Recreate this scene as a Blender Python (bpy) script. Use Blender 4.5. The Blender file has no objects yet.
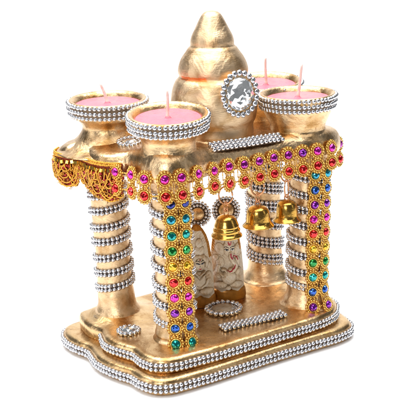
import bpy, math, random
from mathutils import Vector, Matrix, noise
random.seed(7)
U = 0.0006           # one modelling unit in metres
ZO = 31.0            # the upper plinth top is 31 units above the table
sc = bpy.context.scene
COL = sc.collection
PI = math.pi
def R(d): return math.radians(d)

# ------------------------------------------------------------------ materials
def nodes_mat(name):
    m = bpy.data.materials.new(name); m.use_nodes = True
    nt = m.node_tree; b = nt.nodes['Principled BSDF']
    return m, nt, b
def lk(nt, a, b): nt.links.new(a, b)
def noise_node(nt, scale, detail=4, rough=.55, dist=0.0, vec=None):
    n = nt.nodes.new('ShaderNodeTexNoise'); n.inputs['Scale'].default_value = scale
    n.inputs['Detail'].default_value = detail; n.inputs['Roughness'].default_value = rough
    n.inputs['Distortion'].default_value = dist
    if vec: lk(nt, vec, n.inputs['Vector'])
    return n
def ramp(nt, fac, stops):
    r = nt.nodes.new('ShaderNodeValToRGB'); e = r.color_ramp.elements
    while len(e) < len(stops): e.new(.5)
    for i, (p, c) in enumerate(stops):
        e[i].position = p; e[i].color = (*c, 1) if len(c) == 3 else c
    lk(nt, fac, r.inputs['Fac']); return r
def coords(nt, scale=(1,1,1)):
    t = nt.nodes.new('ShaderNodeTexCoord'); mp = nt.nodes.new('ShaderNodeMapping')
    mp.inputs['Scale'].default_value = scale
    lk(nt, t.outputs['Object'], mp.inputs['Vector']); return mp.outputs['Vector']
def bump(nt, b, h, strength, dist, prev=None):
    n = nt.nodes.new('ShaderNodeBump'); n.inputs['Strength'].default_value = strength
    n.inputs['Distance'].default_value = dist; lk(nt, h, n.inputs['Height'])
    if prev: lk(nt, prev.outputs['Normal'], n.inputs['Normal'])
    lk(nt, n.outputs['Normal'], b.inputs['Normal']); return n

def gold_paint(name, light, deep, rough=.27, stroke=(1,1,3), crinkle=.5, orange=None):
    """brushed-on champagne gold paint: foil crinkle, brush strokes, worn patches"""
    m, nt, b = nodes_mat(name)
    v = coords(nt); vs = coords(nt, stroke)
    big = noise_node(nt, 95, 5, .6, .4, v)
    r = ramp(nt, big.outputs['Fac'], [(.36, deep), (.53, light), (.75, tuple(min(1, c*1.06) for c in light))])
    fine = noise_node(nt, 420, 6, .65, .6, vs)
    spk = noise_node(nt, 1500, 3, .6, 0, v)
    wear = ramp(nt, spk.outputs['Fac'], [(.66, (0,0,0)), (.76, (1,1,1))])
    mx = nt.nodes.new('ShaderNodeMixRGB'); mx.inputs['Color2'].default_value = (.33,.17,.05,1)
    mt = nt.nodes.new('ShaderNodeMath'); mt.operation = 'MULTIPLY'; mt.inputs[1].default_value = .45
    lk(nt, wear.outputs['Color'], mt.inputs[0]); lk(nt, mt.outputs[0], mx.inputs['Fac'])
    lk(nt, r.outputs['Color'], mx.inputs['Color1'])
    chip = noise_node(nt, 230, 5, .62, .9, v)
    ck = ramp(nt, chip.outputs['Fac'], [(.655, (0,0,0)), (.70, (1,1,1))])
    mc_ = nt.nodes.new('ShaderNodeMixRGB'); mc_.inputs['Color2'].default_value = (.30,.11,.035,1)
    mq = nt.nodes.new('ShaderNodeMath'); mq.operation = 'MULTIPLY'; mq.inputs[1].default_value = .6
    lk(nt, ck.outputs['Color'], mq.inputs[0]); lk(nt, mq.outputs[0], mc_.inputs['Fac']); lk(nt, mx.outputs['Color'], mc_.inputs['Color1'])
    col = mc_.outputs['Color']
    if orange:                       # an orange band along the groove, on the left front of the dome
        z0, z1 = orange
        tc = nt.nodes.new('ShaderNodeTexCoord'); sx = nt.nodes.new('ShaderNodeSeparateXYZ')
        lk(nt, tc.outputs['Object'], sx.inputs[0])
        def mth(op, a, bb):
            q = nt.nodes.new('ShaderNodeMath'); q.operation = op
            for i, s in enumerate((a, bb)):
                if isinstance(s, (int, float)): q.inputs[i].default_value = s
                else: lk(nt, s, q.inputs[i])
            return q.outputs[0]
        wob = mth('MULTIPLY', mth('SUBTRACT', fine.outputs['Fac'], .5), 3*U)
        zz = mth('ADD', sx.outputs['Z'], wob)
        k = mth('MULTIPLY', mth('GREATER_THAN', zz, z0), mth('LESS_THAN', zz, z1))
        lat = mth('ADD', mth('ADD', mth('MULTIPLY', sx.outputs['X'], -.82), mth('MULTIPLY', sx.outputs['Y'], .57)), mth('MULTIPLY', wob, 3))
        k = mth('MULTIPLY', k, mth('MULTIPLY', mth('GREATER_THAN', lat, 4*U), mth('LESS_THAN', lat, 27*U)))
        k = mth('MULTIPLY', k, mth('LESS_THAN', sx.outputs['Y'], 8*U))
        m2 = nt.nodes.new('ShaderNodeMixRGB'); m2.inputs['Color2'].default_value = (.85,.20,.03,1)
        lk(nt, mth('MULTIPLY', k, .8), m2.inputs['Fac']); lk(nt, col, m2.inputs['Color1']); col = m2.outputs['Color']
    lk(nt, col, b.inputs['Base Color'])
    b.inputs['Metallic'].default_value = 1.0
    rr = nt.nodes.new('ShaderNodeMapRange'); rr.inputs['To Min'].default_value = rough*.65; rr.inputs['To Max'].default_value = rough*1.45
    lk(nt, fine.outputs['Fac'], rr.inputs['Value']); lk(nt, rr.outputs[0], b.inputs['Roughness'])
    med = noise_node(nt, 60, 3, .5, .8, v)
    n1 = bump(nt, b, med.outputs['Fac'], .55*crinkle, .0040)
    n2 = bump(nt, b, fine.outputs['Fac'], .42*crinkle, .0011, n1)
    bump(nt, b, spk.outputs['Fac'], .25*crinkle, .0004, n2)
    return m
def metal(name, col, rough, bmp=0, scale=900):
    m, nt, b = nodes_mat(name)
    b.inputs['Base Color'].default_value = (*col, 1); b.inputs['Metallic'].default_value = 1
    v = coords(nt); n = noise_node(nt, scale, 3, .5, 0, v)
    rr = nt.nodes.new('ShaderNodeMapRange'); rr.inputs['To Min'].default_value = rough*.7; rr.inputs['To Max'].default_value = rough*1.4
    lk(nt, n.outputs['Fac'], rr.inputs['Value']); lk(nt, rr.outputs[0], b.inputs['Roughness'])
    if bmp: bump(nt, b, n.outputs['Fac'], bmp, .0005)
    return m
def gemmat(name, col):
    m, nt, b = nodes_mat(name)
    v = coords(nt); n = noise_node(nt, 500, 2, .5, 0, v)
    r = ramp(nt, n.outputs['Fac'], [(.3, tuple(c*.7 for c in col)), (.7, col)])
    lk(nt, r.outputs['Color'], b.inputs['Base Color'])
    b.inputs['Metallic'].default_value = .85; b.inputs['Roughness'].default_value = .07
    b.inputs['Coat Weight'].default_value = .8; b.inputs['Coat Roughness'].default_value = .03
    return m
def cloth(name, col, rough=.6):
    m, nt, b = nodes_mat(name)
    v = coords(nt); n = noise_node(nt, 700, 5, .6, 0, v)
    r = ramp(nt, n.outputs['Fac'], [(.3, tuple(c*.5 for c in col)), (.7, col)])
    lk(nt, r.outputs['Color'], b.inputs['Base Color']); b.inputs['Roughness'].default_value = rough
    bump(nt, b, n.outputs['Fac'], .5, .0006)
    return m

GOLD_BASE = gold_paint('gold_paint_plinth', (0.763,0.516,0.260), (0.533,0.303,0.114), .27, (1,1,1), .34)
GOLD_ROOF = gold_paint('gold_paint_roof', (0.781,0.552,0.319), (0.533,0.328,0.144), .26, (1,1,1), .55)
GOLD_PIL  = gold_paint('gold_paint_pillar', (0.781,0.552,0.319), (0.550,0.336,0.152), .33, (1,1,2.5), .6)
GOLD_CUP  = gold_paint('gold_paint_cup', (0.772,0.534,0.294), (0.516,0.303,0.114), .26, (1,1,2.0), .55)
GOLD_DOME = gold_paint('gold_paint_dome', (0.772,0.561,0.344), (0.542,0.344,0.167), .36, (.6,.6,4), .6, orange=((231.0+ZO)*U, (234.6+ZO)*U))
SILVER = metal('silver_bead', (.68,.68,.71), .16, .15, 1600)
BEADBACK = cloth('bead_backing', (.10,.065,.045), .7)
BACKTAN = cloth('bead_backing_tan', (.30,.19,.10), .6)
TRIM = metal('trim_gold', (.83,.52,.14), .22, .2, 1500)
TRIMDK = metal('trim_gold_dark', (.55,.28,.06), .35, .3, 1500)
BRASS = metal('bell_brass', (.66,.375,.08), .19, .3, 420)
COPPER = metal('copper_wire', (.62,.30,.14), .3)
REDCLOTH = cloth('red_cloth', (.38,.055,.015), .7)
REDBEAD = gemmat('red_glass_bead', (.42,.01,.012))
SEQUIN = metal('sequin_gold', (.90,.58,.12), .2, .2, 900)
WIREGOLD = metal('zari_gold', (.78,.41,.07), .34, .4, 2500)
GEM = dict(magenta=gemmat('gem_magenta', (.80,.02,.50)), purple=gemmat('gem_purple', (.30,.02,.52)),
           red=gemmat('gem_red', (.85,.015,.02)), blue=gemmat('gem_blue', (.02,.13,.62)),
           navy=gemmat('gem_navy', (.015,.03,.30)), cyan=gemmat('gem_cyan', (.02,.42,.62)),
           teal=gemmat('gem_teal', (.0,.45,.42)), green=gemmat('gem_green', (.01,.34,.06)),
           yellow=gemmat('gem_yellow', (.90,.55,.02)), violet=gemmat('gem_violet', (.50,.02,.42)))
def mirror_mat():
    m, nt, b = nodes_mat('mirror_crystal')
    v = coords(nt); n = nt.nodes.new('ShaderNodeTexVoronoi'); n.inputs['Scale'].default_value = 330
    lk(nt, v, n.inputs['Vector'])
    r = ramp(nt, n.outputs['Color'], [(.2, (.72,.76,.78)), (.8, (.93,.95,.95))])
    lk(nt, r.outputs['Color'], b.inputs['Base Color'])
    b.inputs['Metallic'].default_value = .82; b.inputs['Roughness'].default_value = .05
    return m
MIRROR = mirror_mat()
def clear_mat():
    m, nt, b = nodes_mat('clear_crystal')
    v = coords(nt); n = noise_node(nt, 300, 2, .5, 0, v)
    r = ramp(nt, n.outputs['Fac'], [(.3, (.42,.30,.18)), (.7, (.72,.60,.46))])
    lk(nt, r.outputs['Color'], b.inputs['Base Color'])
    b.inputs['Transmission Weight'].default_value = .35; b.inputs['Coat Weight'].default_value = 1; b.inputs['Roughness'].default_value = .08; b.inputs['IOR'].default_value = 1.5
    return m
CLEAR = clear_mat()
def wax_mat(name, col, sub):
    m, nt, b = nodes_mat(name)
    v = coords(nt); n = noise_node(nt, 150, 4, .55, .3, v)
    r = ramp(nt, n.outputs['Fac'], [(.3, tuple(c*.9 for c in col)), (.7, col)])
    lk(nt, r.outputs['Color'], b.inputs['Base Color'])
    b.inputs['Roughness'].default_value = .38
    b.inputs['Subsurface Weight'].default_value = sub; b.inputs['Subsurface Radius'].default_value = (1,.45,.4)
    b.inputs['Subsurface Scale'].default_value = .002
    n2 = noise_node(nt, 900, 3, .6, 0, v)
    q = bump(nt, b, n.outputs['Fac'], .5, .0022); bump(nt, b, n2.outputs['Fac'], .25, .0004, q)
    return m
WAX = wax_mat('pink_wax', (.80,.20,.27), .35)
WICK = wax_mat('wick_wax', (.92,.68,.62), .12)
def fig_mat():
    m, nt, b = nodes_mat('cream_clay')
    v = coords(nt); n = noise_node(nt, 260, 6, .62, .5, v); n2 = noise_node(nt, 900, 4, .6, 0, v)
    r = ramp(nt, n.outputs['Fac'], [(.33, (.58,.40,.22)), (.43, (.87,.74,.54)), (.7, (.93,.85,.70))])
    lk(nt, r.outputs['Color'], b.inputs['Base Color']); b.inputs['Roughness'].default_value = .45
    bump(nt, b, n2.outputs['Fac'], .35, .0005)
    return m
CLAY = fig_mat()
def paint(name, col, rough=.4):
    m, nt, b = nodes_mat(name)
    v = coords(nt); n = noise_node(nt, 350, 4, .6, .4, v)
    r = ramp(nt, n.outputs['Fac'], [(.3, tuple(c*.65 for c in col)), (.65, col)])
    lk(nt, r.outputs['Color'], b.inputs['Base Color']); b.inputs['Roughness'].default_value = rough
    return m
OCHRE = paint('ochre_paint', (.60,.25,.03), .3); OCHRE.node_tree.nodes['Principled BSDF'].inputs['Metallic'].default_value = .35
REDP = paint('red_paint', (.55,.02,.05)); BLACKP = paint('black_paint', (.02,.018,.02)); BROWNP = paint('brown_lines', (.60,.43,.25)); WHITEP = paint('white_paint', (.82,.80,.76))
def back_mat():
    m, nt, b = nodes_mat('white_sweep')
    v = coords(nt); n = noise_node(nt, 6, 3, .5, 0, v)
    r = ramp(nt, n.outputs['Fac'], [(.3, (.90,.90,.90)), (.7, (.92,.92,.92))])
    lk(nt, r.outputs['Color'], b.inputs['Base Color']); b.inputs['Roughness'].default_value = .9
    b.inputs['Specular IOR Level'].default_value = .1
    return m
SWEEP = back_mat()

# ------------------------------------------------------------------ mesh builder
class MB:
    def __init__(s): s.v = []; s.f = []; s.m = []; s.s = []
    def add(s, verts, faces, mat=0, smooth=True, M=None):
        o = len(s.v)
        if M is not None: verts = [M @ Vector(p) for p in verts]
        s.v.extend((p[0], p[1], p[2]) for p in verts)
        for f in faces:
            s.f.append(tuple(i+o for i in f)); s.m.append(mat); s.s.append(smooth)
    def mesh(s, name, mats, origin=(0,0,0), zo=ZO):
        me = bpy.data.meshes.new(name)
        ox, oy, oz = origin
        me.from_pydata([((x-ox)*U, (y-oy)*U, (z-oz+zo)*U) for x, y, z in s.v], [], s.f)
        for m in mats: me.materials.append(m)
        me.polygons.foreach_set('material_index', s.m); me.polygons.foreach_set('use_smooth', s.s)
        me.update(); return me
    def build(s, name, mats, parent=None, origin=(0,0,0)):
        """origin: the thing's base in modelling units (its Empty stands there)"""
        if not isinstance(mats, (list, tuple)): mats = [mats]
        z = ZO if tuple(origin) == (0,0,0) else 0
        o = bpy.data.objects.new(name, s.mesh(name, mats, origin, z))
        COL.objects.link(o)
        if parent: o.parent = parent
        return o
def empty(name, loc, label, cat, group=None, world0=False):
    o = bpy.data.objects.new(name, None); COL.objects.link(o); o.empty_display_size = .01
    o.location = (0,0,0) if world0 else (loc[0]*U, loc[1]*U, (loc[2]+ZO)*U)
    o['label'] = label; o['category'] = cat
    if group: o['group'] = group
    return o

def uvsphere(seg, ring):
    v = [(0,0,1)]; f = []
    for i in range(1, ring):
        t = PI*i/ring
        for j in range(seg):
            a = 2*PI*j/seg; v.append((math.sin(t)*math.cos(a), math.sin(t)*math.sin(a), math.cos(t)))
    v.append((0,0,-1)); n = len(v)-1
    for j in range(seg): f.append((0, 1+j, 1+(j+1) % seg))
    for i in range(ring-2):
        for j in range(seg):
            a = 1+i*seg+j; b = 1+i*seg+(j+1) % seg
            f.append((a, a+seg, b+seg, b))
    for j in range(seg): f.append((n, n-seg+(j+1) % seg, n-seg+j))
    return v, f
SPH = uvsphere(12, 8); SPS = uvsphere(8, 5)
def bead(mb, c, r, mat=0, small=False, jit=.2):
    V, F = SPS if small else SPH
    cx, cy, cz = (c[i]+random.uniform(-jit, jit) for i in range(3))
    k = r*random.uniform(.92, 1.06)
    mb.add([(cx+x*k, cy+y*k, cz+z*k) for x, y, z in V], F, mat)
def basis(n, up=(0,0,1)):
    n = Vector(n).normalized(); u = Vector(up); x = u.cross(n)
    if x.length < 1e-5: x = Vector((1,0,0))
    x.normalize(); y = n.cross(x)
    return Matrix(((x.x,y.x,n.x),(x.y,y.y,n.y),(x.z,y.z,n.z)))
def tube(mb, pts, r, mat=0, seg=6, closed=False, cap=True):
    pts = [Vector(p) for p in pts]; n = len(pts); V = []; F = []
    rs = r if isinstance(r, (list, tuple)) else [r]*n
    ref = Vector((0,0,1))
    for i in range(n):
        t = (pts[(i+1) % n]-pts[i-1]) if closed else (pts[min(i+1, n-1)]-pts[max(i-1, 0)])
        if t.length < 1e-9: t = Vector((0,0,1))
        t.normalize()
        x = ref.cross(t)
        if x.length < .1: x = Vector((1,0,0)).cross(t)
        x.normalize(); y = t.cross(x); ref = t.cross(x).cross(t) if False else ref
        for j in range(seg):
            a = 2*PI*j/seg; V.append(pts[i]+(x*math.cos(a)+y*math.sin(a))*rs[i])
    for i in range(n if closed else n-1):
        for j in range(seg):
            a = i*seg+j; b = i*seg+(j+1) % seg; k = (i+1) % n
            F.append((a, b, k*seg+(j+1) % seg, k*seg+j))
    if cap and not closed:
        F.append(tuple(range(seg-1, -1, -1))); F.append(tuple((n-1)*seg+j for j in range(seg)))
    mb.add(V, F, mat)
def lathe(mb, prof, c=(0,0), seg=64, mat=0, wob=0, seed=0, xf=None, top=True, bottom=True, dx=0, dy=0, z0=0, z1=1):
    """prof: list of (r, z) from bottom to top; axis may lean by dx, dy between z0 and z1"""
    V = []; F = []; n = len(prof)
    for r, z in prof:
        t = (z-z0)/(z1-z0) if z1 != z0 else 0
        for j in range(seg):
            a = 2*PI*j/seg; k = 1
            if wob: k = 1+wob*noise.noise(Vector((math.cos(a)*1.3+seed, math.sin(a)*1.3, z*.035+seed*.7)))
            p = (c[0]+dx*t+r*k*math.cos(a), c[1]+dy*t+r*k*math.sin(a), z)
            V.append(xf(p) if xf else p)
    for i in range(n-1):
        for j in range(seg):
            a = i*seg+j; b = i*seg+(j+1) % seg
            F.append((a, b, b+seg, a+seg))
    if bottom: F.append(tuple(range(seg-1, -1, -1)))
    if top: F.append(tuple((n-1)*seg+j for j in range(seg)))
    mb.add(V, F, mat)
def smooth_prof(pts, n=5):
    out = []
    for i in range(len(pts)-1):
        p0 = pts[max(i-1, 0)]; p1 = pts[i]; p2 = pts[i+1]; p3 = pts[min(i+2, len(pts)-1)]
        for k in range(n):
            t = k/n
            out.append(tuple(.5*((2*b)+(-a+c)*t+(2*a-5*b+4*c-d)*t*t+(-a+3*b-3*c+d)*t**3) for a, b, c, d in zip(p0, p1, p2, p3)))
    out.append(tuple(pts[-1])); return out
def closed_curve(pts, n=8):
    out = []; m = len(pts)
    for i in range(m):
        p0, p1, p2, p3 = pts[i-1], pts[i], pts[(i+1) % m], pts[(i+2) % m]
        for k in range(n):
            t = k/n
            out.append(tuple(.5*((2*b)+(-a+c)*t+(2*a-5*b+4*c-d)*t*t+(-a+3*b-3*c+d)*t**3) for a, b, c, d in zip(p0, p1, p2, p3)))
    return out
def resample(pts, step, closed=False, count=None):
    P = [Vector(p) for p in pts]
    if closed: P.append(P[0].copy())
    L = [0]
    for i in range(1, len(P)): L.append(L[-1]+(P[i]-P[i-1]).length)
    tot = L[-1]; n = count or max(2, int(round(tot/step))); out = []
    k = 0
    for i in range(n if closed else n+1):
        d = tot*i/n
        while k < len(P)-2 and L[k+1] < d: k += 1
        f = (d-L[k])/max(1e-9, L[k+1]-L[k]); out.append(P[k].lerp(P[k+1], f))
    return out
def normals2(pts, closed=True):
    """outward normals of a clockwise-or-not outline, pointing away from the origin side"""
    n = len(pts); N = []
    area = sum(pts[i][0]*pts[(i+1) % n][1]-pts[(i+1) % n][0]*pts[i][1] for i in range(n))
    s = 1 if area > 0 else -1
    for i in range(n):
        a = pts[i-1] if closed or i else pts[i]; b = pts[(i+1) % n] if closed or i < n-1 else pts[i]
        t = Vector((b[0]-a[0], b[1]-a[1], 0)).normalized(); N.append(Vector((t.y*s, -t.x*s, 0)))
    return N
def slab(outline, edge_prof, top_z, rise=None, lump=0, seed=0, edge_rise=False):
    """solid from an outline: edge_prof = [(outset, z)...] from the bottom up, then rings shrinking to the middle"""
    mb = MB(); pts = resample(outline, 3.0, True); n = len(pts); N = normals2(pts)
    cx = sum(p.x for p in pts)/n; cy = sum(p.y for p in pts)/n
    V = []; F = []; rings = 0
    for o, z in edge_prof:
        for p, q in zip(pts, N):
            w = lump*.5*noise.noise(Vector((p.x*.03+seed, p.y*.03, z*.1)))
            zz = z
            if edge_rise: t = min(1, max(0, (z-157)/12)); zz += rise(p.x+q.x*o, p.y+q.y*o)*t*t*(3-2*t)
            V.append((p.x+q.x*(o+w), p.y+q.y*(o+w), zz+w*.6))
        rings += 1
    o_last = edge_prof[-1][0]
    ks = [.96,.92,.87,.81,.75,.68,.61,.53,.45,.36,.27,.18,.09,.03]
    for k in ks:
        for p, q in zip(pts, N):
            x = cx+(p.x+q.x*o_last-cx)*k; y = cy+(p.y+q.y*o_last-cy)*k
            z = top_z+(rise(x, y) if rise else 0)+lump*noise.noise(Vector((x*.028+seed, y*.028, seed)))*min(1, (1-k)*6)
            V.append((x, y, z))
        rings += 1
    for i in range(rings-1):
        for j in range(n):
            a = i*n+j; b = i*n+(j+1) % n
            F.append((a, b, b+n, a+n))
    F.append(tuple(range(n-1, -1, -1))); F.append(tuple((rings-1)*n+j for j in range(n)))
    mb.add(V, F); return mb, pts, N

# ------------------------------------------------------------------ bead strips
BR = 2.2; BS = 4.5
def bead_path(mb, path, normals, rows, spacing=BS, r=BR, closed=True, out=1.1):
    """rows: z offsets of the rows along the strip; beads pressed on a dark backing ribbon"""
    pts = resample(path, spacing, closed); n = len(pts)
    N = normals2(pts, closed) if normals is None else normals
    for i in range(n):
        for dz in rows: bead(mb, (pts[i].x+N[i].x*out, pts[i].y+N[i].y*out, pts[i].z+dz), r)
    lo, hi = min(rows)-r*.8, max(rows)+r*.8; V = []; F = []
    for i in range(n):
        for o, z in ((-1.2, lo), (.35, lo), (.35, hi), (-1.2, hi)):
            V.append((pts[i].x+N[i].x*o, pts[i].y+N[i].y*o, pts[i].z+z))
    for i in range(n if closed else n-1):
        k = (i+1) % n
        for e in range(4): F.append((i*4+e, k*4+e, k*4+(e+1) % 4, i*4+(e+1) % 4))
    mb.add(V, F, 1, False)
def bead_ring(mb, c, rad, r, count, n=(0,0,1), mat=0):
    B = basis(n)
    for i in range(count):
        a = 2*PI*i/count; bead(mb, Vector(c)+B @ Vector((math.cos(a)*rad, math.sin(a)*rad, 0)), r, mat)
def facet_dome(mb, c, n, rad, h, mat=0, seg=10, levels=((1,0),(.86,.45),(.55,.85)), spin=0, jit=0):
    B = basis(n); V = []; F = []
    for i, (k, z) in enumerate(levels):
        for j in range(seg):
            a = 2*PI*(j+(.5 if i % 2 else 0)+spin)/seg
            jz = random.uniform(-jit, jit) if 0 < i else 0
            V.append(Vector(c)+B @ Vector((math.cos(a)*rad*k, math.sin(a)*rad*k, z*h+jz)))
    for i in range(len(levels)-1):
        for j in range(seg):
            a = i*seg+j; b = i*seg+(j+1) % seg; A = a+seg; Bq = b+seg
            if i % 2 == 0: F += [(a, b, A), (b, Bq, A)]
            else: F += [(a, b, Bq), (a, Bq, A)]
    k = (len(levels)-1)*seg; F.append(tuple(k+j for j in range(seg)))
    mb.add(V, F, mat, False)

# ================================================================== THE SETTING
def build_sweep():
    mb = MB(); prof = [(-640, 0), (1500, 0)]
    for i in range(1, 13):
        a = R(90*i/12); prof.append((1500+900*math.sin(a), 900*(1-math.cos(a))))
    prof.append((2400, 3600)); W = 2400; V = []; F = []
    # the sweep runs along the camera's direction
    d = Vector((math.sin(R(34.9)), math.cos(R(34.9)), 0)); s = Vector((d.y, -d.x, 0))
    for t, z in prof:
        for w in (-W, W): V.append(d*t+s*w+Vector((0,0,z-ZO)))
    for i in range(len(prof)-1): F.append((2*i, 2*i+1, 2*i+3, 2*i+2))
    mb.add(V, F)
    o = mb.build('backdrop', SWEEP)
    o['kind'] = 'structure'; o['label'] = 'plain white surface curving up behind the gold temple'
    return o
build_sweep()

# ================================================================== THE TEMPLE
T = empty('temple_candle_stand', (0,0,0), 'gold miniature temple with four beaded pillars, domed roof and jewelled trim on a white surface', 'candle stand', world0=True)

LOW = [(-118,92),(-131,80),(-135.5,64),(-135,46),(-131.8,32),(-131.6,26),(-134.5,15),(-137.5,0),(-136,-20),(-132,-36),(-129,-45),(-128.8,-52),
       (-128.5,-63),(-124,-76),(-114,-84),(-98,-87),(-60,-89),(0,-89),(47,-91),(75,-92.5),(92,-90),(102,-83),(108,-70),(112,-50),(114,-25),
       (112,-8),(115.5,5),(116,25),(112,42),(114,60),(112,76),(102,87),(85,92),(0,94),(-80,95)]
UPP = [(-108,82),(-116,74),(-120,60),(-121.5,45),(-119,31),(-119,25),(-122,17),(-126,5),(-125.5,-8),(-121.5,-24),(-118.8,-32),(-118.8,-38),(-120,-48),
       (-118.5,-61),(-112,-71),(-98,-77),(-80,-79),(-55,-81),(0,-82),(53,-83),(76,-80),(88,-75),(98,-66),(105,-57),(109,-45),(111,-20),
       (108,-4),(111,12),(111,30),(107,44),(109,58),(104,69),(94,75),(75,79),(0,80),(-80,83)]
low_o = closed_curve(LOW); upp_o = closed_curve(UPP)
mb, pts, N = slab(low_o, [(-4,-31),(-1.2,-30.4),(0,-28.5),(.3,-23),(0,-19),(-1.2,-16.4),(-4,-15.2),(-7,-15)], -15, lump=.8, seed=1)
lower = mb.build('base_plate', GOLD_BASE, T)
mb = MB(); bead_path(mb, [(p.x+n.x*.4, p.y+n.y*.4, -23.2) for p, n in zip(pts, N)], None, (-2.3, 2.3)); mb.build('bead_trim', [SILVER, BACKTAN], lower)
def up_rise(x, y):
    z = 0
    for cx, cy, h, w in ((-87,48,7,31), (-76,-40,3,27), (74,-48,4.5,29), (87,34,4,30)):
        z = max(z, h*math.exp(-(math.hypot(x-cx, y-cy)/w)**3))
    return z
mb, pts, N = slab(upp_o, [(-3,-16),(-.6,-15.2),(0,-13.5),(.3,-8),(0,-4.4),(-1.4,-1.7),(-4.5,-.35),(-8,0)], 0, up_rise, lump=1.1, seed=4)
upper = mb.build('base_step', GOLD_BASE, T)
# the strip starts on the middle lobe of the left edge and runs round the front
path = [(p.x+n.x*.4, p.y+n.y*.4, -8.4) for p, n in zip(pts, N)]
i0 = min(range(len(path)), key=lambda i: (path[i][0]+119)**2+(path[i][1]-25)**2)
path = path[i0:]+path[:i0]
cut = next(i for i in range(20, len(path)) if path[i][0] < -60 and path[i][1] > 70)
mb = MB(); bead_path(mb, path[:cut], None, (-2.3, 2.3), closed=False)
mb.build('bead_trim', [SILVER, BACKTAN], upper)

# ---------------------------------------------------------------- flowers (one mesh per gem colour, shared)
def flower_mesh(col):
    mb = MB()
    n = 15
    for i in range(n):
        a = 2*PI*i/n
        V, F = SPS; x, y = math.cos(a)*5.7, math.sin(a)*5.7
        mb.add([(x+p[0]*1.12, y+p[1]*1.12, 1.0+p[2]*1.0) for p in V], F, 0)
        # little spokes between the balls and the setting
        c, s = math.cos(a), math.sin(a)
    tube(mb, [(math.cos(2*PI*i/20)*4.1, math.sin(2*PI*i/20)*4.1, 1.5) for i in range(20)], .62, 0, 6, True)
    # cupped gold plate under the stone
    V = []; F = []
    for k, z in ((5.2, .2), (4.4, .9), (4.4, .3)):
        for j in range(20): V.append((math.cos(2*PI*j/20)*k, math.sin(2*PI*j/20)*k, z))
    for i in range(2):
        for j in range(20): F.append((i*20+j, i*20+(j+1) % 20, (i+1)*20+(j+1) % 20, (i+1)*20+j))
    F.append(tuple(range(19, -1, -1)))
    mb.add(V, F, 1)
    # ragged points where the cast metal breaks
    for i in range(n):
        a = 2*PI*(i+.5)/n
        V, F = SPS; x, y = math.cos(a)*5.0, math.sin(a)*5.0
        mb.add([(x+p[0]*.62, y+p[1]*.62, .7+p[2]*.6) for p in V], F, 1)
    for i in range(n):
        a = 2*PI*(i+.5)/n; V, F = SPS; x, y = math.cos(a)*6.7, math.sin(a)*6.7
        mb.add([(x+p[0]*.6, y+p[1]*.6, .6+p[2]*.6) for p in V], F, 1)
    facet_dome(mb, (0,0,1.0), (0,0,1), 3.65, 3.0, 2, 9, ((1,0),(.93,.45),(.66,.82),(.34,1.0)))
    mb.v = [(x*1.12, y*1.12, z*1.1) for x, y, z in mb.v]
    return mb.mesh('gem_flower', [TRIM, TRIMDK, GEM[col]], zo=0)
FM = {k: flower_mesh(k) for k in GEM}
def flower(col, c, n, parent, sx=1, spin=None):
    o = bpy.data.objects.new('gem_flower', FM[col]); COL.objects.link(o); o.parent = parent
    B = basis(n).to_4x4() @ Matrix.Rotation(random.uniform(0, 6) if spin is None else spin, 4, 'Z') @ Matrix.Diagonal((sx, 1, 1, 1)) if False else basis(n).to_4x4() @ Matrix.Rotation(random.uniform(-.3, .3), 4, 'Z')
    o.matrix_local = Matrix.Translation((c[0]*U, c[1]*U, (c[2]+ZO)*U)) @ B
    return o
def wire(mb, a, b, r=.75, mat=0, balls=True):
    a, b = Vector(a), Vector(b); n = max(2, int((b-a).length/1.9))
    tube(mb, [a, a.lerp(b, .5), b], r*.62, mat, 5)
    for i in range(n+1):
        bead(mb, a.lerp(b, i/n), r*(1.25 if i % 2 else .9), mat, True, .1)

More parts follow.
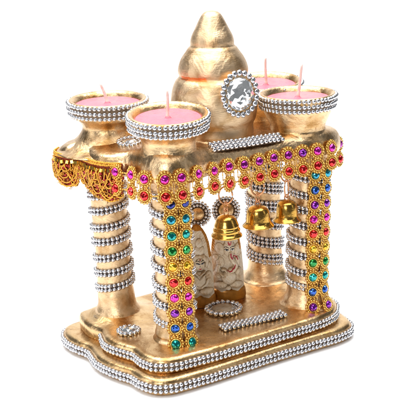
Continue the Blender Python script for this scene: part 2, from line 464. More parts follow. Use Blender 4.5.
# ---------------------------------------------------------------- pillars
def camdir(p):
    v = Vector((-581.5-p[0], -833.6-p[1], 0)); return v.normalized()
PILLARS = dict(
    P1=dict(b=(-76,-40), t=(-76.5,-41.5), foot=21.5, r=17.2, pitch=17.2, rise=-1, z0=12, z1=146, rows=2, ph=.3),
    P2=dict(b=(-87,47.7), t=(-90,50.5), foot=25, r=16.7, pitch=15.4, rise=1, z0=29, z1=146, rows=2, ph=2.2),
    P3=dict(b=(74,-47.8), t=(77.5,-50.5), foot=26, r=18.0, pitch=15.6, rise=-1, z0=14, z1=148, rows=2, ph=1.2),
    P4=dict(b=(87,33.7), t=(86.8,34), foot=27, r=17.2, pitch=19.5, rise=-1, z0=24, z1=148, rows=3, ph=5.2))
pil = {}
for k, d in PILLARS.items():
    mb = MB(); r = d['r']; ft = d['foot']
    prof = [(ft,-2),(ft+.6,.2),(ft-.2,2.4),(ft-2.5,4.5),(r+(ft-r)*.55,7.5),(r+(ft-r)*.24,13),(r+1.0,24),(r+.2,32),(r,45),(r-.3,75),(r,105),(r,130),(r+.3,140),(r+1,149),(r+1.5,156)]
    dx, dy = d['t'][0]-d['b'][0], d['t'][1]-d['b'][1]
    lathe(mb, smooth_prof(prof, 5), d['b'], 56, 0, .035, ord(k[1]), dx=dx, dy=dy, z0=0, z1=150)
    o = mb.build('pillar', GOLD_PIL, T); pil[k] = o
    # beaded band wound up the pillar
    mb = MB(); rows = [(-(d['rows']-1)/2+i)*4.2 for i in range(d['rows'])]
    L = (d['z1']-d['z0'])/d['pitch']*2*PI; step = 4.4/(r+1.4); n = int(L/step)
    ring = []
    for i in range(n):
        a = i*step; z = d['z0']+d['pitch']*a/(2*PI)
        z += .7*math.sin(a*.41+ord(k[1]))                       # wound by hand: the spacing wanders
        th = d['rise']*a+d['ph']
        t = z/150; cx, cy = d['b'][0]+dx*t, d['b'][1]+dy*t
        rr = r+1.3+(max(0, 26-z)/24)**2*(ft-r)*.45
        ring.append((cx, cy, rr, th, z))
        for q in rows: bead(mb, (cx+rr*math.cos(th), cy+rr*math.sin(th), z+q), 2.16)
    V = []; F = []
    for cx, cy, rr, th, z in ring:
        c, s = math.cos(th), math.sin(th)
        for o2, q in ((-1.6, rows[0]-1.5), (-.5, rows[0]-1.5), (-.5, rows[-1]+1.5), (-1.6, rows[-1]+1.5)):
            V.append((cx+(rr+o2)*c, cy+(rr+o2)*s, z+q))
    for i in range(len(ring)-1):
        for e in range(4): F.append((i*4+e, (i+1)*4+e, (i+1)*4+(e+1) % 4, i*4+(e+1) % 4))
    mb.add(V, F, 1, False)
    mb.build('bead_spiral', [SILVER, BEADBACK], pil[k])
def gem_columns(k, cols, azs, ztop, zbot):
    d = PILLARS[k]; r = d['r']+2.6; dx, dy = d['t'][0]-d['b'][0], d['t'][1]-d['b'][1]
    P = []
    for ci, az in enumerate(azs):
        col = []
        for i, c in enumerate(cols):
            z = ztop+(zbot-ztop)*i/(len(cols)-1)+random.uniform(-.4, .4); t = z/150
            a = R(az+random.uniform(-1, 1)); n = Vector((math.sin(a), -math.cos(a), .06))
            rr = r+(max(0, 22-z)/22)**1.5*(d['foot']-d['r'])*.95
            p = Vector((d['b'][0]+dx*t+n.x*rr, d['b'][1]+dy*t+n.y*rr, z))
            if z < 12: n.z = .25
            flower(c, p, n, pil[k]); col.append(p)
        P.append(col)
    mb = MB()
    for col in P:
        for a, b in zip(col, col[1:]):
            w = (b-a).normalized(); t_ = w.cross((a-Vector((d['b'][0], d['b'][1], a.z))).normalized())
            for s_ in (-5.2, -2.2, 2.2, 5.2): wire(mb, a+w*(6.2 if abs(s_) < 3 else 4.6)+t_*s_, b-w*(6.2 if abs(s_) < 3 else 4.6)+t_*s_, .74)
    for i in range(len(P[0])):
        a, b = P[0][i], P[1][i]; m = (a+b)/2; c0 = Vector((d['b'][0], d['b'][1], m.z)); q = (m-c0).normalized()
        wire(mb, a+(b-a)*.36, m+q*1.2, .7); wire(mb, m+q*1.2, b+(a-b)*.36, .7)
    mb.build('trim_netting', TRIM, pil[k])
gem_columns('P1', ['navy','cyan','teal','green','yellow','red','magenta','purple','blue','teal'], (-34, 3), 135.5, 3.5)
gem_columns('P3', ['cyan','blue','purple','magenta','red','yellow','green','teal','blue','purple'], (-25, 12), 137.4, 5.0)

# ---------------------------------------------------------------- roof
CUPS = dict(C1=(-73,-37), C2=(-81,55), C3=(72.5,-39.5), C4=(87,28))
def roof_rise(x, y):
    z = 0
    for k, (cx, cy) in CUPS.items():
        dd = math.hypot(x-cx, y-cy); h, w = dict(C1=(15,37), C2=(12,36), C3=(11,37), C4=(10,34))[k]
        z += h*math.exp(-(dd/w)**2)
    z += 3.0*math.exp(-(math.hypot(x, y)/55)**4)+2.5*math.exp(-(math.hypot(x+80, y-14)/16)**2)
    return z
ROOF = [(-108,88),(-121,83),(-126.5,74),(-126,62),(-118.5,54),(-116.5,44),(-118,28),(-116,10),(-108,-3),(-101.5,-10),(-100.5,-26),(-101.8,-42),(-100,-54),(-93,-63),(-81,-66.5),
        (-66,-66),(-52,-59.5),(-36,-55),(-10,-54.5),(14,-56),(40,-60),(58,-67.5),(76,-71.5),(92,-69.5),(105,-62.5),(113,-54),(117,-42),(117,-15),(114,0),(117,14),(116,38),(112,56),(102,64),(60,66),(0,72),(-60,82)]
mb, rpts, rN = slab(closed_curve(ROOF), [(-7,152.2),(-3,152.4),(-.8,153.4),(0,155.5),(.5,159),(.2,162.5),(-1.4,166),(-4.2,168.6),(-8,170)], 170, roof_rise, 1.8, 9, True)
roof = mb.build('roof', GOLD_ROOF, T)
# front jewelled trim: a row of pink stones on the edge, a row of red ones hanging below
def on_front(x):
    best = min((p for p in rpts if p.y < -30), key=lambda p: abs(p.x-x)); return best.y
row1 = []; row2 = []
for i in range(13):
    x = x0 = -91.5+17.05*i; y = -57
    for _ in range(8): y = .5*y+.5*(on_front(max(-99, min(x, 111)))-2.0); x = x0+min(0, y+57)*.7
    if i == 12: y = -54
    nrm = Vector((0, -1, .12))
    if i == 12: nrm = Vector((.35, -1, .1))
    lift = max(0, -57-y)*.24
    sl = (on_front(min(110, x+4))-on_front(max(-96, x-4)))/8
    if i < 12: nrm = Vector((sl, -1, .12))
    row1.append((Vector((x, y, 157.8+lift+random.uniform(-.7, .7))), nrm, 'magenta' if i < 5 or i == 10 else random.choice(['magenta','violet','purple','violet'])))
    row2.append((Vector((x-.5, y-1.2, 143.2+lift+random.uniform(-.8, .8))), Vector((random.uniform(-.18, .18)+sl, -1, .10)), 'red'))
side = [(-104.5,-45,(-.85,-.55,.1)),(-104.5,-24,(-1,-.05,.1)),(-110,-5,(-1,-.3,.1))]
srow = [(Vector((x, y, 158.5)), Vector(n), 'magenta') for x, y, n in side]
srow2 = [(Vector((x-.8, y, 143.5)), Vector(n), 'red') for x, y, n in side]
for lst in (row1, row2, srow, srow2):
    for p, n, c in lst: flower(c, p, n, roof)
mb = MB()
A = [q[0] for q in srow[::-1]]+[q[0] for q in row1]; Bq = [q[0] for q in srow2[::-1]]+[q[0] for q in row2]
for i in range(len(A)):
    if i+1 < len(A):
        for L_ in (A, Bq):
            w = (L_[i+1]-L_[i]).normalized(); wire(mb, L_[i]+w*5.8, L_[i+1]-w*5.8, .8)
        # the hexagon cells between the two rows
        m1 = (A[i]+A[i+1])/2; m2 = (Bq[i]+Bq[i+1])/2
    w = (Bq[i]-A[i]).normalized(); t_ = (A[min(i+1, len(A)-1)]-A[max(i-1, 0)]).normalized()
    for s_ in (-2.2, 2.2): wire(mb, A[i]+w*5.8+t_*s_, Bq[i]-w*5.8+t_*s_, .8)
    for s_ in (-6.4, 6.4): wire(mb, A[i]+w*4.4+t_*s_, Bq[i]-w*4.4+t_*s_, .62)
    # small picots standing along the upper border
    for s in (-3.4, 0, 3.4):
        t = (A[min(i+1, len(A)-1)]-A[max(i-1, 0)]).normalized(); bead(mb, A[i]+t*s+Vector((0,0,7.3-abs(s)*.3)), .95, 0, True)
    for s in (-3, 0, 3):
        t = (Bq[min(i+1, len(A)-1)]-Bq[max(i-1, 0)]).normalized(); bead(mb, Bq[i]+t*s+Vector((0,0,-7.2+abs(s)*.3)), .9, 0, True)
mb.build('trim_netting', TRIM, roof)

# red and gold lace hanging along the left eave
def lace():
    mb = MB()                                          # 0 cloth, 1 gold, 2 red beads, 3 dark gold
    top = [Vector((p.x+n.x*1.4, p.y+n.y*1.4, 0)) for p, n in zip(rpts, rN) if p.x < -100 and -7 < p.y < 90]
    top = [p for p in top if not (p.y > 84 and p.x > -116)]
    top.sort(key=lambda p: -p.y)
    top = resample(top, 1.5); n = len(top); NN = []
    for i in range(n):
        t = (top[min(i+1, n-1)]-top[max(i-1, 0)]); t.z = 0; t.normalize(); NN.append(Vector((t.y, -t.x, 0)) if (t.y*-1) < 0 else Vector((t.y, -t.x, 0)))
        if NN[-1].x > 0.2: NN[-1] = -NN[-1]
    s = [i/(n-1) for i in range(n)]
    key = [(0,9),(.08,14),(.18,23),(.30,30),(.40,29),(.46,21),(.51,20),(.62,26),(.78,32),(.90,35),(.96,33),(1,26)]
    def drop(u):
        for (a, x), (b, y) in zip(key, key[1:]):
            if a <= u <= b: return x+(y-x)*(u-a)/(b-a)
        return key[-1][1]
    zt = 165.5
    V = []; F = []
    rowsN = 8
    for i in range(n):
        dr = drop(s[i])
        for j in range(rowsN+1):
            z = zt-dr*j/rowsN; o = .6+1.2*math.sin(i*.55+j*.3)*j/rowsN+ j*.18
            p = top[i]+NN[i]*o; V.append((p.x, p.y, z))
        for j in range(rowsN, -1, -1):
            z = zt-dr*j/rowsN; o = -.4+1.2*math.sin(i*.55+j*.3)*j/rowsN+j*.18
            p = top[i]+NN[i]*o; V.append((p.x, p.y, z))
    k = 2*(rowsN+1)
    for i in range(n-1):
        for j in range(k): F.append((i*k+j, i*k+(j+1) % k, (i+1)*k+(j+1) % k, (i+1)*k+j))
    F.append(tuple(range(k))); F.append(tuple((n-1)*k+j for j in range(k-1, -1, -1)))
    mb.add(V, F, 0)
    def at(u, d, o):
        i = min(n-1, max(0, int(round(u*(n-1))))); p = top[i]+NN[i]*o; return Vector((p.x, p.y, zt-d))
    length = 1.5*(n-1)
    # twisted cord along the top, a second along the hem
    for c0, d0, o0 in ((0, -.5, 1.6), (0, 1.4, 2.1)):
        for i in range(int(length/1.35)):
            u = i*1.35/length; bead(mb, at(u, d0, o0), 1.15, 1, True)
    for i in range(int(length*1.15/1.2)):
        u = min(1, i*1.2/length/1.15); bead(mb, at(u, drop(u)-.3, 2.4+random.uniform(-.4, .9)), random.uniform(.9, 1.35), 1 if random.random() < .75 else 3, True)
    # square gold sequins
    for i in range(int(length/4.1)):
        u = (i+.5)*4.1/length; c = at(u, 6.2+random.uniform(-.5, .5), 2.2)
        j = min(n-1, int(u*(n-1))); Bm = basis(NN[j]+Vector((0,0,.25))) @ Matrix.Rotation(random.uniform(-.25, .25), 3, 'Z')
        h = 1.75; V = []
        for z, q in ((0, h), (1.3, h*.75)):
            for x, y in ((-1,-1),(1,-1),(1,1),(-1,1)): V.append(c+Bm @ Vector((x*q, y*q*1.15, z)))
        mb.add(V, [(0,1,5,4),(1,2,6,5),(2,3,7,6),(3,0,4,7),(4,5,6,7)], 4, False)
    # hanging gold thread loops
    for i in range(int(length/4.6)):
        u = (i+.5)*4.6/length; dd = max(9, drop(u)-random.uniform(3, 16)); w = random.uniform(1.8, 3.6)/length; lean = random.uniform(-2.5, 4.5)/length
        pts = []
        for t in range(15):
            a = PI*t/14; x = -math.cos(a)*w+lean*math.sin(a); d = 7.5+(dd-7.5)*math.sin(a)**.8
            pts.append(at(min(1, max(0, u+x)), d, 3.0+1.1*math.sin(i*1.7)+.5*math.sin(a)))
        sm = pts
        tube(mb, sm, random.uniform(.48, .75), 1 if random.random() < .8 else 3, 5)
    # rows of short scallops, one above the other
    for d0, w0 in ((9, 10), (16, 12), (24, 13)):
        m = int(length/w0*1.35)
        for i in range(m):
            u = (i+random.uniform(.2, .8))/m
            if d0+5 > drop(u): continue
            dep = random.uniform(4, 7.5); hw = w0/2/length*random.uniform(.8, 1.2); tilt = random.uniform(-1, 3.5)
            pts = [at(min(1, max(0, u+hw*(2*t/12-1))), d0+dep*math.sin(PI*t/12)+tilt*t/12, 3.2+random.uniform(-.1,.1)+.8*math.sin(PI*t/12)) for t in range(13)]
            tube(mb, pts, random.uniform(.6, .95), random.choice((1,1,1,3)), 5)
    # long swags
    for u0, u1 in ((.02,.2),(.1,.3),(.2,.42),(.3,.47),(.46,.66),(.55,.78),(.66,.9),(.78,1.0)):
        pts = []
        for t in range(25):
            q = t/24; u = u0+(u1-u0)*q; d = 8+(drop((u0+u1)/2)-12)*math.sin(PI*q)**.9
            pts.append(at(u, min(d, drop(u)-1), 4.2))
        tube(mb, pts, .7, 1, 6)
    for i in range(330):
        u = random.random(); dd = drop(u)
        if dd < 11: continue
        d = random.uniform(8.5, dd-1); bead(mb, at(u, d, 2.2+random.uniform(0, .8)), random.uniform(1.0, 1.9), 2, True)
    for i in range(520):
        u = random.random(); dd = drop(u); d = dd*random.uniform(.25, 1)**.8
        bead(mb, at(u, d, 2.5+random.uniform(0, 1.8)), random.uniform(.55, 1.0), random.choice((1,1,3)), True)
    # a few threads hanging loose below the hem
    for i in range(26):
        u = random.uniform(.1, 1); dd = drop(u); pts = [at(u, dd-3, 2.4)]
        for t in range(1, 5): pts.append(at(min(1, u+random.uniform(-.01, .01)), dd-3+t*1.5, 2.4+random.uniform(-.6, .8)))
        tube(mb, pts, .38, random.choice((1,3)), 4)
    mb.build('lace_fringe', [REDCLOTH, WIREGOLD, REDBEAD, TRIMDK, SEQUIN], roof)
lace()
# bead strip lying before the dome, bead ring between the left cups
def flat_strip(mb, a, b, across, rows, count, r=2.35):
    a, b, across = Vector(a), Vector(b), Vector(across)
    for i in range(count):
        p = a.lerp(b, i/(count-1))
        for j in range(rows): bead(mb, p+across*j+Vector((0,0,.25*math.sin(i*.6))), r)
    n = (b-a).cross(across).normalized()
    if n.z < 0: n = -n
    e = (b-a).normalized()*1; w = across.normalized()*1
    q = [a-e-w, b+e-w, b+e+w+across*(rows-1), a-e+w+across*(rows-1)]
    V = [p-n*2.2 for p in q]+[p-n*1.3 for p in q]
    mb.add(V, [(3,2,1,0),(4,5,6,7),(0,1,5,4),(1,2,6,5),(2,3,7,6),(3,0,4,7)], 1, False)
mb = MB(); flat_strip(mb, (-35,-51.8,175.0), (39,-57.5,174.2), (.6,4.0,1.6), 3, 17); mb.build('bead_strip', [SILVER, BEADBACK], roof)
mb = MB(); bead_ring(mb, (-82,16,178.6), 10.2, 2.3, 15, (-.1,-.15,1)); facet_dome(mb, (-82,16,177), (0,0,1), 8, 4.4, 1, 10)
mb.build('crystal_ornament', [SILVER, MIRROR], roof)
# added block standing in for the roof top that catches light before the dome
mb = MB()
stp = closed_curve([(-26,-40),(-20,-44),(0,-44.5),(20,-45),(36,-44),(42,-38),(43,0),(42,36),(36,42),(0,43),(-26,42),(-33,36),(-34,0),(-33,-30)], 6)
mbs, _, _ = slab(stp, [(1,164),(1,170),(0,174.5),(-1.5,177),(-4,178)], 178.3, None, .8, 14)
mbs.build('roof_top_block', GOLD_ROOF, T)

# ---------------------------------------------------------------- dome
mb = MB()
prof = [(37,170),(36.6,176),(36.2,181),(36.0,184.5),(36.8,187.5),(39.0,192),(40.5,199),(40.9,206),(40.2,214),(38.4,222),(36.0,227.6),(33.6,230.4),(32.3,232),(32.2,233.4),(32.9,236),(32.7,240),(31.2,245),(28.6,250.2),(25.2,255),(23,258.2),(21.0,260.0),
        (20.5,261.6),(20.4,265),(19.2,269.5),(16.4,275),(13.4,281),(10.8,286.0),(8.8,289.0),(6.0,291.2),(2.6,292),(.3,292.1)]
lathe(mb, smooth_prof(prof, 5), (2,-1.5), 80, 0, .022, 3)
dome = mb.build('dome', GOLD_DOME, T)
nd = Vector((.0,-1,.10)).normalized()
mc = Vector((1.5,-42.6,219.6))
mb = MB()
lathe_c = basis(nd)
# backing cup that carries the stone
V = []; F = []
for k, z in ((12,-8),(17,-2.6),(19.5,-.6),(19,.3),(15.5,.6)):
    for j in range(40): V.append(mc+lathe_c @ Vector((math.cos(2*PI*j/40)*k, math.sin(2*PI*j/40)*k, z)))
for i in range(4):
    for j in range(40): F.append((i*40+j, i*40+(j+1) % 40, (i+1)*40+(j+1) % 40, (i+1)*40+j))
F.append(tuple(160+j for j in range(40))); mb.add(V, F, 1)
for i in range(21):
    a = 2*PI*i/21; p = mc+lathe_c @ Vector((math.cos(a)*19.2, math.sin(a)*19.2, .9))
    facet_dome(mb, p, nd, 2.95, 2.2, 0, 8, ((1,0),(.97,.4),(.72,.8),(.4,1)))
med = mb.build('medallion', [SILVER, GOLD_CUP], dome)
mb = MB()
facet_dome(mb, mc+nd*.8, nd, 15.6, 7.5, 0, 14, ((1,0),(.95,.22),(.82,.50),(.66,.72),(.49,.86),(.32,.95),(.15,1.0)), 0, .55)
med2 = mb.build('mirror_stone', MIRROR, dome)

# ---------------------------------------------------------------- lamp cups and candles
cup_prof = {
 'C1': [(27.5,168),(26.4,171),(25.8,175),(25.6,182),(26,189),(29.5,194.5),(34.6,198.5),(36.6,204),(37.2,210),(37.5,212.6),(36.7,213.8),(34.6,213.6),(32.2,211.5),(30.6,208),(29.4,203),(28,198),(20,197)],
 'C2': [(52,165.5),(43,169),(35,174),(29,179.5),(26,185),(25.6,189),(28.5,193.5),(33.5,197.5),(36,203),(37,210),(37.3,212.6),(36.5,213.8),(34.2,213.5),(32,211.4),(30.4,208),(29.4,203),(28,198),(20,197)],
 'C3': [(31,167),(29.8,171),(28.2,174.5),(26.6,177),(26.6,179.5),(28,183),(30.5,188.5),(33,194),(35.2,199.5),(36.6,206),(37.2,211),(37.2,213),(36.2,213.9),(34,213.4),(32,211.2),(30.4,208),(29.4,203),(28,198),(20,197)]}
cup_prof['C4'] = cup_prof['C3']
CUPSC = dict(C1=.955, C2=.985, C3=.97, C4=.97)
TILT = dict(C1=6.5, C2=2.0, C3=1.0, C4=5.5)
WICKS = dict(C1=(0, 24, 0), C2=(-5.5, 18, .0), C3=(5.0, 31, 0), C4=(.5, 27, 0))
LAB = dict(C1='pink candle with straight upright wick in the front cup nearest the lace-fringed eave',
           C2='pink candle with short wick leaning left in the cup above the red and gold lace',
           C3='pink candle with long wick leaning right in the cup beside the mirror medallion',
           C4='pink candle partly hidden behind the dome with thin upright wick')
right = Vector((math.cos(R(34.9)), -math.sin(R(34.9)), 0))
for k, (cx, cy) in CUPS.items():
    d = camdir((cx, cy)); kk = CUPSC[k]; tl = math.tan(R(TILT[k]))
    def xf(p, cx=cx, cy=cy, d=d, tl=tl, low=2.0 if k in ('C1', 'C3') else 0):
        t = min(1, max(0, (p[2]-176)/30)); return (p[0], p[1], p[2]-low*t-tl*t*((p[0]-cx)*d.x+(p[1]-cy)*d.y))
    mb = MB(); lathe(mb, smooth_prof([(r*kk if z > 180 else r, z) for r, z in cup_prof[k]], 4), (cx, cy), 72, 0, .022, ord(k[1])*3.1, xf)
    cup = mb.build('lamp_cup', GOLD_CUP, T)
    mb = MB(); rr = 38.0*kk; n = int(round(2*PI*rr/BS))
    rows = (211.4, 206.3, 201.2)
    for zi, z in enumerate(rows):
        rad = rr-(.6 if zi == 1 else 1.6 if zi == 2 else .2)
        for i in range(n):
            a = 2*PI*(i+.5*0)/n; bead(mb, xf((cx+rad*math.cos(a), cy+rad*math.sin(a), z)), BR)
    V = []; F = []
    for i in range(n):
        a = 2*PI*i/n
        for q, z in ((rr-2.6, 200.4), (rr-1.1, 200.4), (rr-.4, 212.8), (rr-1.6, 212.8)): V.append(xf((cx+q*math.cos(a), cy+q*math.sin(a), z)))
    for i in range(n):
        j = (i+1) % n
        for e in range(4): F.append((i*4+e, j*4+e, j*4+(e+1) % 4, i*4+(e+1) % 4))
    mb.add(V, F, 1, False); mb.build('bead_rim', [SILVER, BACKTAN], cup)
    # the candle
    zb = 198.2
    c = empty('pink_candle', (cx, cy, zb), LAB[k], 'candle', 'pink candles in the four gold cups')
    mb = MB(); wx = [(26.5,198.2),(28.3*kk,199),(29.3*kk,203),(31.2*kk,208.3),(31.0*kk,209.0),(28.5,208.7),(20,208.3),(10,208.3),(5,208.6),(3.2,209.2),(2.2,210.4),(1.2,211.0)]
    lathe(mb, smooth_prof(wx, 3), (cx, cy), 64, 0, .01, ord(k[1]), xf); mb.build('wax', WAX, c, (cx, cy, zb))
    mb = MB(); lean, h, _ = WICKS[k]; pts = []; rs = []
    for i in range(12):
        t = i/11; o = right*(lean*t+1.0*math.sin(t*4+ord(k[1]))*.4); z = 209.4+h*t-(2 if k in ('C1', 'C3') else 0)
        pts.append((cx+o.x, cy+o.y, z)); rs.append(1.5-.35*t+.12*math.sin(i*2.3)+(.5 if i == 0 else 0))
    tube(mb, pts, rs, 0, 8); mb.build('wick', WICK, c, (cx, cy, zb))

# ---------------------------------------------------------------- ornaments on the plinth
mb = MB(); bead_ring(mb, (-1.3,-11.4,2.6), 16.4, 2.8, 19); bead_ring(mb, (-1.3,-11.4,1.2), 12.9, 1.2, 26); facet_dome(mb, (-1.3,-11.4,.8), (0,0,1), 13.0, 4.2, 1, 12, ((1,0),(.88,.55),(.7,.85),(.45,1)))
mb.build('crystal_ornament', [SILVER, CLEAR], upper)
mb = MB(); bead_ring(mb, (-103,0.3,2.2), 9.6, 2.4, 13); facet_dome(mb, (-103,.3,1.2), (0,0,1), 7.6, 4.6, 1, 10, ((1,0),(.9,.4),(.66,.8),(.3,1)))
mb.build('crystal_ornament', [SILVER, MIRROR], upper)
mb = MB(); flat_strip(mb, (-31.5,-56,2.3), (34,-64.5,2.3), (.6,4.7,0), 3, 15); mb.build('bead_strip', [SILVER, BEADBACK], upper)

# ================================================================== BELLS
def bell(x, y, ztop, zbot, r, label, link):
    e = empty('brass_bell', (x, y, zbot), label, 'bell', 'brass bells hung under the jewelled front trim')
    H = ztop-zbot; org = (x, y, zbot)
    mb = MB()
    outer = [(1.0,0),(1.0,.035),(.93,.085),(.86,.14),(.80,.20),(.775,.28),(.76,.42),(.735,.58),(.69,.74),(.60,.87),(.42,.955),(.20,.99),(.0,1.0)]
    inner = [(.0,.93),(.18,.92),(.36,.86),(.52,.76),(.62,.64),(.68,.50),(.71,.34),(.75,.20),(.82,.12),(.93,.0)]
    if label.startswith('stepped'):
        outer = [(1.0,0),(1.01,.05),(.95,.11),(.89,.16),(.865,.22),(.885,.27),(.87,.33),(.82,.37),(.79,.43),(.80,.48),(.775,.54),(.73,.62),(.67,.74),(.57,.86),(.40,.94),(.20,.985),(.0,1.0)]
    pr = [(a*r if a else .2, zbot+b*H) for a, b in inner]+[(a*r if a else .2, zbot+b*H) for a, b in outer][:0]
    op = smooth_prof([(max(.2, a*r), zbot+b*H) for a, b in outer], 4); ip = smooth_prof([(max(.2, a*r), zbot+b*H) for a, b in inner], 3)
    lathe(mb, ip+op, (x, y), 48, 0, .0, 0, bottom=True, top=True)
    mb.build('bell_body', BRASS, e, org)
    mb = MB()
    lathe(mb, smooth_prof([(.3,zbot+H*.9),(.5,zbot+H*.4),(.6,zbot+H*.2),(2.2,zbot+H*.12),(2.5,zbot+H*.02),(1.6,zbot-H*.06),(.2,zbot-H*.08)], 3), (x, y), 16)
    mb.build('clapper', BRASS, e, org)
    mb = MB(); rt = right
    def ring(cz, rx, rz, ax, rw, cx_=0):
        return [(x+ax.x*math.cos(a)*rx+rt.x*cx_, y+ax.y*math.cos(a)*rx+rt.y*cx_, cz+math.sin(a)*rz) for a in (2*PI*i/22 for i in range(22))]
    fr = Vector((rt.y, -rt.x, 0)); dg = (rt+fr*.5).normalized()
    tube(mb, ring(ztop+1.8, 2.3, 3.0, dg, 0), .65, 0, 7, True)
    if link == 'long':
        tube(mb, ring(ztop+11, 2.3, 9.0, (rt-fr*.6).normalized(), 0), .75, 0, 7, True)
        tube(mb, ring(ztop+24.0, 5.2, 6.4, rt, 0), .8, 0, 7, True)
    else:
        tube(mb, ring(ztop+7.4, 1.9, 4.6, (rt-fr*.7).normalized(), 0), .65, 0, 7, True)
        tube(mb, ring(ztop+17.8, 6.2, 8.2, rt, 0), .85, 0, 7, True)
    mb.build('hanging_ring', COPPER, e, org)
    return e
bell(-26.6,-56,113.8,93.0,14.3,'stepped brass bell with ringed sides hanging in front of the elephant-headed figurine', 'short')
bell(9.6,-56.5,115.6,95.6,14.8,'wide plain brass bell on a short ring, between the other two bells', 'short')
bell(43,-58,115.2,94.8,13.6,'small brass bell on a long wire link next to the gem-trimmed right pillar', 'long')

# ================================================================== FIGURINES
def hemi(u, v, a, b, su, sv, h, rot=0):
    x, y = u-a, v-b
    if rot: c, s = math.cos(rot), math.sin(rot); x, y = x*c+y*s, -x*s+y*c
    q = (x/su)**2+(y/sv)**2
    return h*math.sqrt(1-q) if q < 1 else 0
def seg_d(u, v, pts):
    best = 1e9
    for (x0, y0), (x1, y1) in zip(pts, pts[1:]):
        dx, dy = x1-x0, y1-y0; t = max(0, min(1, ((u-x0)*dx+(v-y0)*dy)/(dx*dx+dy*dy+1e-9)))
        best = min(best, math.hypot(u-x0-t*dx, v-y0-t*dy))
    return best
def stroke(u, v, pts, w, h):
    d = seg_d(u, v, pts); return h*math.sqrt(1-(d/w)**2) if d < w else 0
TRUNK = [(3.0,50),(3.6,45),(5.2,41),(7.6,38.6),(8.6,35.4),(6.6,32.2),(3.0,31.2)]
def relief_elephant(u, v):
    b = [hemi(u,v,2.2,53,6.2,8.2,4.2), hemi(u,v,2.2,60,4.2,4.5,4.2), hemi(u,v,-6.6,52.5,4.6,6.6,2.6,.3), hemi(u,v,10.4,51.5,3.2,6.2,2.4,-.3),
         stroke(u,v,TRUNK,2.5,5.4), hemi(u,v,1.2,24,7.6,7.4,5.2), hemi(u,v,-7,39.5,4.3,5.6,3.2), hemi(u,v,10.4,39,3.0,5.2,2.6),
         hemi(u,v,-10.2,27,4.3,5.0,3.8), hemi(u,v,10.6,29.6,3.4,4.0,4.2), hemi(u,v,-7.4,16.2,7,3.7,4.6,.1), hemi(u,v,8.2,16.0,7,3.6,4.6,-.1),
         stroke(u,v,[(-8.5,37),(-10.4,31),(-5,26.5)],2.0,4.4), hemi(u,v,-11,44,3,3,2.6), hemi(u,v,0,13.4,3.6,2.2,4.6),
         hemi(u,v,2,67.5,5.6,4.6,3.0), hemi(u,v,1.5,74,3.8,4,2.4), stroke(u,v,[(-5.5,33.5),(-2,32),(-1,28)],1.0,4.4)]
    z = max(b); w_ = b.index(z) if z > .25 else -1; z += .30*math.sin(u*2.1+v*.7)*math.sin(v*1.5)*(.5 if z < .3 else .8)
    if abs(math.hypot((u+7)/4.9, (v-39.5)/6.4)-1) < .13: z += .7
    return z, w_
def relief_goddess(u, v):
    b = [hemi(u,v,2.0,46,5.2,7.4,4.6), hemi(u,v,2.2,44.4,1.0,1.8,5.4), stroke(u,v,[(-3.5,50),(-1.5,53.4),(2,54.6),(5.6,53.2),(7.4,50)],1.7,5.0), hemi(u,v,2,59,5.0,5.2,3.8), hemi(u,v,2,66,3.3,5,3.2),
         hemi(u,v,-4.8,46,2.2,5.5,2.8), hemi(u,v,8.8,46,2.2,5.5,2.8), hemi(u,v,1,28,8,9.5,4.2), hemi(u,v,-9.0,31,3.8,6,3.2), hemi(u,v,10.2,31,3.5,6,3.2),
         hemi(u,v,-9.8,43,2.8,3.6,2.4), hemi(u,v,11,42.5,2.6,3.4,2.4), hemi(u,v,-6.8,16.6,7.2,3.8,4.5,.1), hemi(u,v,8,16.4,7,3.7,4.5,-.1),
         stroke(u,v,[(-9,30),(-6,24.5),(-1,23)],1.8,4.6), stroke(u,v,[(10,30),(8,25),(3.5,22.5)],1.8,4.6), stroke(u,v,[(-4,37.5),(1,34),(6.5,37.5)],.8,4.5), stroke(u,v,[(-5,35.5),(1,30.5),(7.5,35.5)],.8,4.8)]
    z = max(b); w_ = b.index(z) if z > .25 else -1; z += .32*math.sin(u*1.7-v*.9)*math.sin(v*1.3+1)*(.5 if z < .3 else .8)
    return z, w_
def arc(cx, cy, rx, ry, a0, a1, n=8): return [(cx+rx*math.cos(R(a0+(a1-a0)*i/n)), cy+ry*math.sin(R(a0+(a1-a0)*i/n))) for i in range(n+1)]
def marks_elephant(u, v):
    if seg_d(u,v,arc(2.4,60.8,1.5,3.0,180,360)) < .55 or seg_d(u,v,[(2.4,57.8),(2.4,60)]) < .4: return 2
    for ex in (-.8, 5.0):
        if math.hypot((u-ex-.2)/.75, (v-53.2)/.85) < 1: return 3
        if seg_d(u,v,arc(ex,52.6,2.1,1.5,15,165)) < .34 or seg_d(u,v,arc(ex,54.0,2.6,2.0,30,150)) < .3: return 3
        if math.hypot((u-ex)/1.8, (v-53.1)/1.1) < 1: return 4
    if seg_d(u,v,[(3.2,49.4),(3.4,46.4),(4.6,44.6)]) < .85: return 2
    if seg_d(u,v,[(4.6,44.6),(7.2,44.8),(9.6,43.6),(10.6,41.4)]) < .5: return 2
    if seg_d(u,v,[(7.4,38.2),(6.4,34.6),(3.6,32.4),(.4,31.0)]) < .45: return 2
    return 0
def marks_goddess(u, v):
    for ex in (0.0, 4.6):
        if math.hypot((u-ex)/.8, (v-47.2)/.8) < 1: return 3
        if seg_d(u,v,arc(ex,46.6,1.7,1.2,10,170)) < .36 or seg_d(u,v,arc(ex,48.4,2.0,1.4,25,155)) < .3: return 3
        if math.hypot((u-ex)/1.5, (v-47.1)/.9) < 1: return 4
    if math.hypot((u-2.2)/1.5, (v-41.6)/.7) < 1: return 2
    if math.hypot((u-2.2)/.5, (v-50.6)/.9) < 1: return 2
    return 0
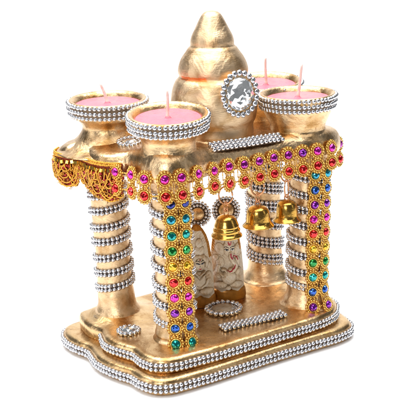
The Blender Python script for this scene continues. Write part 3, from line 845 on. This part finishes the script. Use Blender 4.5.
def figurine(x, y, face, relief, marks, label, Hs, wscale, halo_r, halo_off):
    e = empty('deity_figurine', (x, y, .3), label, 'figurine', 'painted clay figurines inside the temple')
    M = Matrix.Rotation(face, 3, 'Z'); org = (x, y, .3)
    H = 84*Hs
    def half(v):
        k = v/Hs
        ks = [(0,17),(3,17.4),(9,16.9),(11,16.0),(14,15.6),(30,15.4),(45,14.4),(55,13.4),(65,12.0),(73,9.6),(79,6.4),(83,3.0),(84,.4)]
        for (a, p), (b, q) in zip(ks, ks[1:]):
            if a <= k <= b: return (p+(q-p)*(k-a)/(b-a))*wscale
        return .4
    mb = MB(); lev = 330; seg = 250; V = []; F = []; mats = []
    uv = []
    for i in range(lev+1):
        v = H*i/lev; w = half(v)
        for j in range(seg):
            th = 2*PI*j/seg; cx = w*math.sin(th); cy = -math.cos(th)*w*.72
            if math.cos(th) > 0 and v > 10.5:
                t = min(1, math.cos(th)*2.2); k = min(1, (v-10.5)/2)
                cy -= (relief(cx, v/Hs)[0]*1.75-2.8)*t*k
            uv.append((cx, v/Hs, math.cos(th), w))
            p = M @ Vector((cx, cy, 0)); V.append((x+p.x, y+p.y, .3+v))
    for i in range(lev):
        for j in range(seg):
            a = i*seg+j; b = i*seg+(j+1) % seg
            u, v, c, w = uv[a]; m = 0
            if v < 10.6+1.1*math.sin(u*.4+1)+.2*math.sin(u*1.1): m = 1
            elif (w-abs(u) < 2.7 and v > 50+.6*math.sin(u*3)) or v > 77.5: m = 1
            elif c < -.1: m = 1
            elif c > .2:
                m = marks(u, v)
                if m == 0 and v < 76:
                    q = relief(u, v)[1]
                    if q != relief(u+.42, v)[1] or q != relief(u, v+.42)[1]: m = 5  # brown lines where one relief shape borders the next
            mb.f.append((a, b, b+seg, a+seg)); mb.m.append(m); mb.s.append(True)
    mb.v = V; mb.f.append(tuple(range(seg-1, -1, -1))); mb.m.append(1); mb.s.append(False)
    mb.f.append(tuple(lev*seg+j for j in range(seg))); mb.m.append(1); mb.s.append(True)
    mb.build('figure', [CLAY, OCHRE, REDP, BLACKP, WHITEP, BROWNP], e, org)
    # beaded halo with a gold boss
    hx, hy, hz = halo_off; n = M @ Vector((0,-1,0)); n.z = .12
    c = Vector((x+hx, y+hy, hz))
    mb = MB(); bead_ring(mb, c, halo_r, 1.7, int(2*PI*halo_r/3.3), n); bead_ring(mb, c+n*.4, halo_r-3.4, 1.6, int(2*PI*(halo_r-3.4)/3.3), n)
    B = basis(n); V = []; F = []
    for k, z in ((halo_r*.9, -1.2), (halo_r*.9, -.2)):
        for j in range(32): V.append(c+B @ Vector((math.cos(2*PI*j/32)*k, math.sin(2*PI*j/32)*k, z)))
    for j in range(32): F.append((j, (j+1) % 32, 32+(j+1) % 32, 32+j))
    F.append(tuple(range(31, -1, -1))); F.append(tuple(range(32, 64)))
    mb.add(V, F, 1)
    mb.build('halo', [SILVER, BACKTAN], e, org)
    mb = MB(); V, F = uvsphere(20, 12); q = halo_r-5.2
    mb.add([c+B @ Vector((p[0]*q, p[1]*q, p[2]*q*.7+.4)) for p in V], F); mb.build('halo_boss', GOLD_CUP, e, org)
    # neck that carries the halo
    return e
figurine(24.6, 17.5, R(-31), relief_elephant, marks_elephant, 'cream elephant-headed deity figurine with red painted trunk, standing behind the stepped bell', 1.02, 1.1, 13.2, (4.0, 4.0, 90))
figurine(-9.6, 19, R(-33), relief_goddess, marks_goddess, 'cream crowned goddess figurine with red lips, half hidden behind the gem-trimmed left pillar', .99, 1.0, 12.0, (5.5, 5.0, 92))

# ================================================================== CAMERA
az, el, roll, dist, f = R(-34.9), R(15.6), R(-1.8), 1055.3, 1089.5
D = Vector((math.sin(az)*math.cos(el), -math.cos(az)*math.cos(el), math.sin(el)))
fw = -D; r = fw.cross(Vector((0,0,1))).normalized(); u = r.cross(fw)
r2 = r*math.cos(roll)+u*math.sin(roll); u2 = u*math.cos(roll)-r*math.sin(roll)
cam = bpy.data.cameras.new('camera'); co = bpy.data.objects.new('camera', cam); COL.objects.link(co)
loc = (D*dist+Vector((0,0,110+ZO)))*U
co.matrix_world = Matrix(((r2.x,u2.x,D.x,loc.x),(r2.y,u2.y,D.y,loc.y),(r2.z,u2.z,D.z,loc.z),(0,0,0,1)))
cam.sensor_width = 36; cam.lens = f*36/416; cam.shift_x = -6.5/416; cam.shift_y = -7.4/416
cam.clip_start = .01; cam.clip_end = 50
sc.camera = co

# ================================================================== LIGHT
def area(name, loc, target, sx, sy, rad, col=(1,1,1)):
    l = bpy.data.lights.new(name, 'AREA'); l.shape = 'RECTANGLE'; l.size = sx; l.size_y = sy
    l.energy = rad*PI*sx*sy; l.color = col
    o = bpy.data.objects.new(name, l); COL.objects.link(o); o.location = loc
    o.rotation_euler = (Vector(target)-Vector(loc)).to_track_quat('-Z', 'Y').to_euler(); return o
cr = Vector((math.cos(az), math.sin(az), 0)); cb = Vector((D.x, D.y, 0)).normalized()   # camera right, towards camera
def P(rt, back, z): q = cr*rt+cb*back; return (q.x, q.y, z)
area('softbox_top', P(-.06, .02, 1.02), (0,0,.1), 1.4, 1.2, 2.9)
area('softbox_left', P(-.95, .25, .45), (0,0,.12), .30, .7, 2.4)
area('softbox_right', P(.95, .35, .50), (0,0,.12), .15, .6, 1.2)
area('softbox_front', P(-.34, 1.0, .42), (0,0,.09), .42, .40, 7.2)
area('backdrop_fill', P(0, -.35, 1.7), P(0,-1.3,.3), 2.2, .5, 6.5)  # extra lamp added out of view to bring the sweep up to white
w = bpy.data.worlds.new('World'); sc.world = w; w.use_nodes = True
bg = w.node_tree.nodes['Background']; bg.inputs['Color'].default_value = (.92,.95,1,1); bg.inputs['Strength'].default_value = .08
sc.view_settings.view_transform = 'Standard'; sc.view_settings.look = 'None'; sc.view_settings.exposure = .25; sc.view_settings.gamma = 1
sc.render.engine = 'CYCLES'; sc.cycles.max_bounces = 10; sc.cycles.glossy_bounces = 6
sc.cycles.use_denoising = True
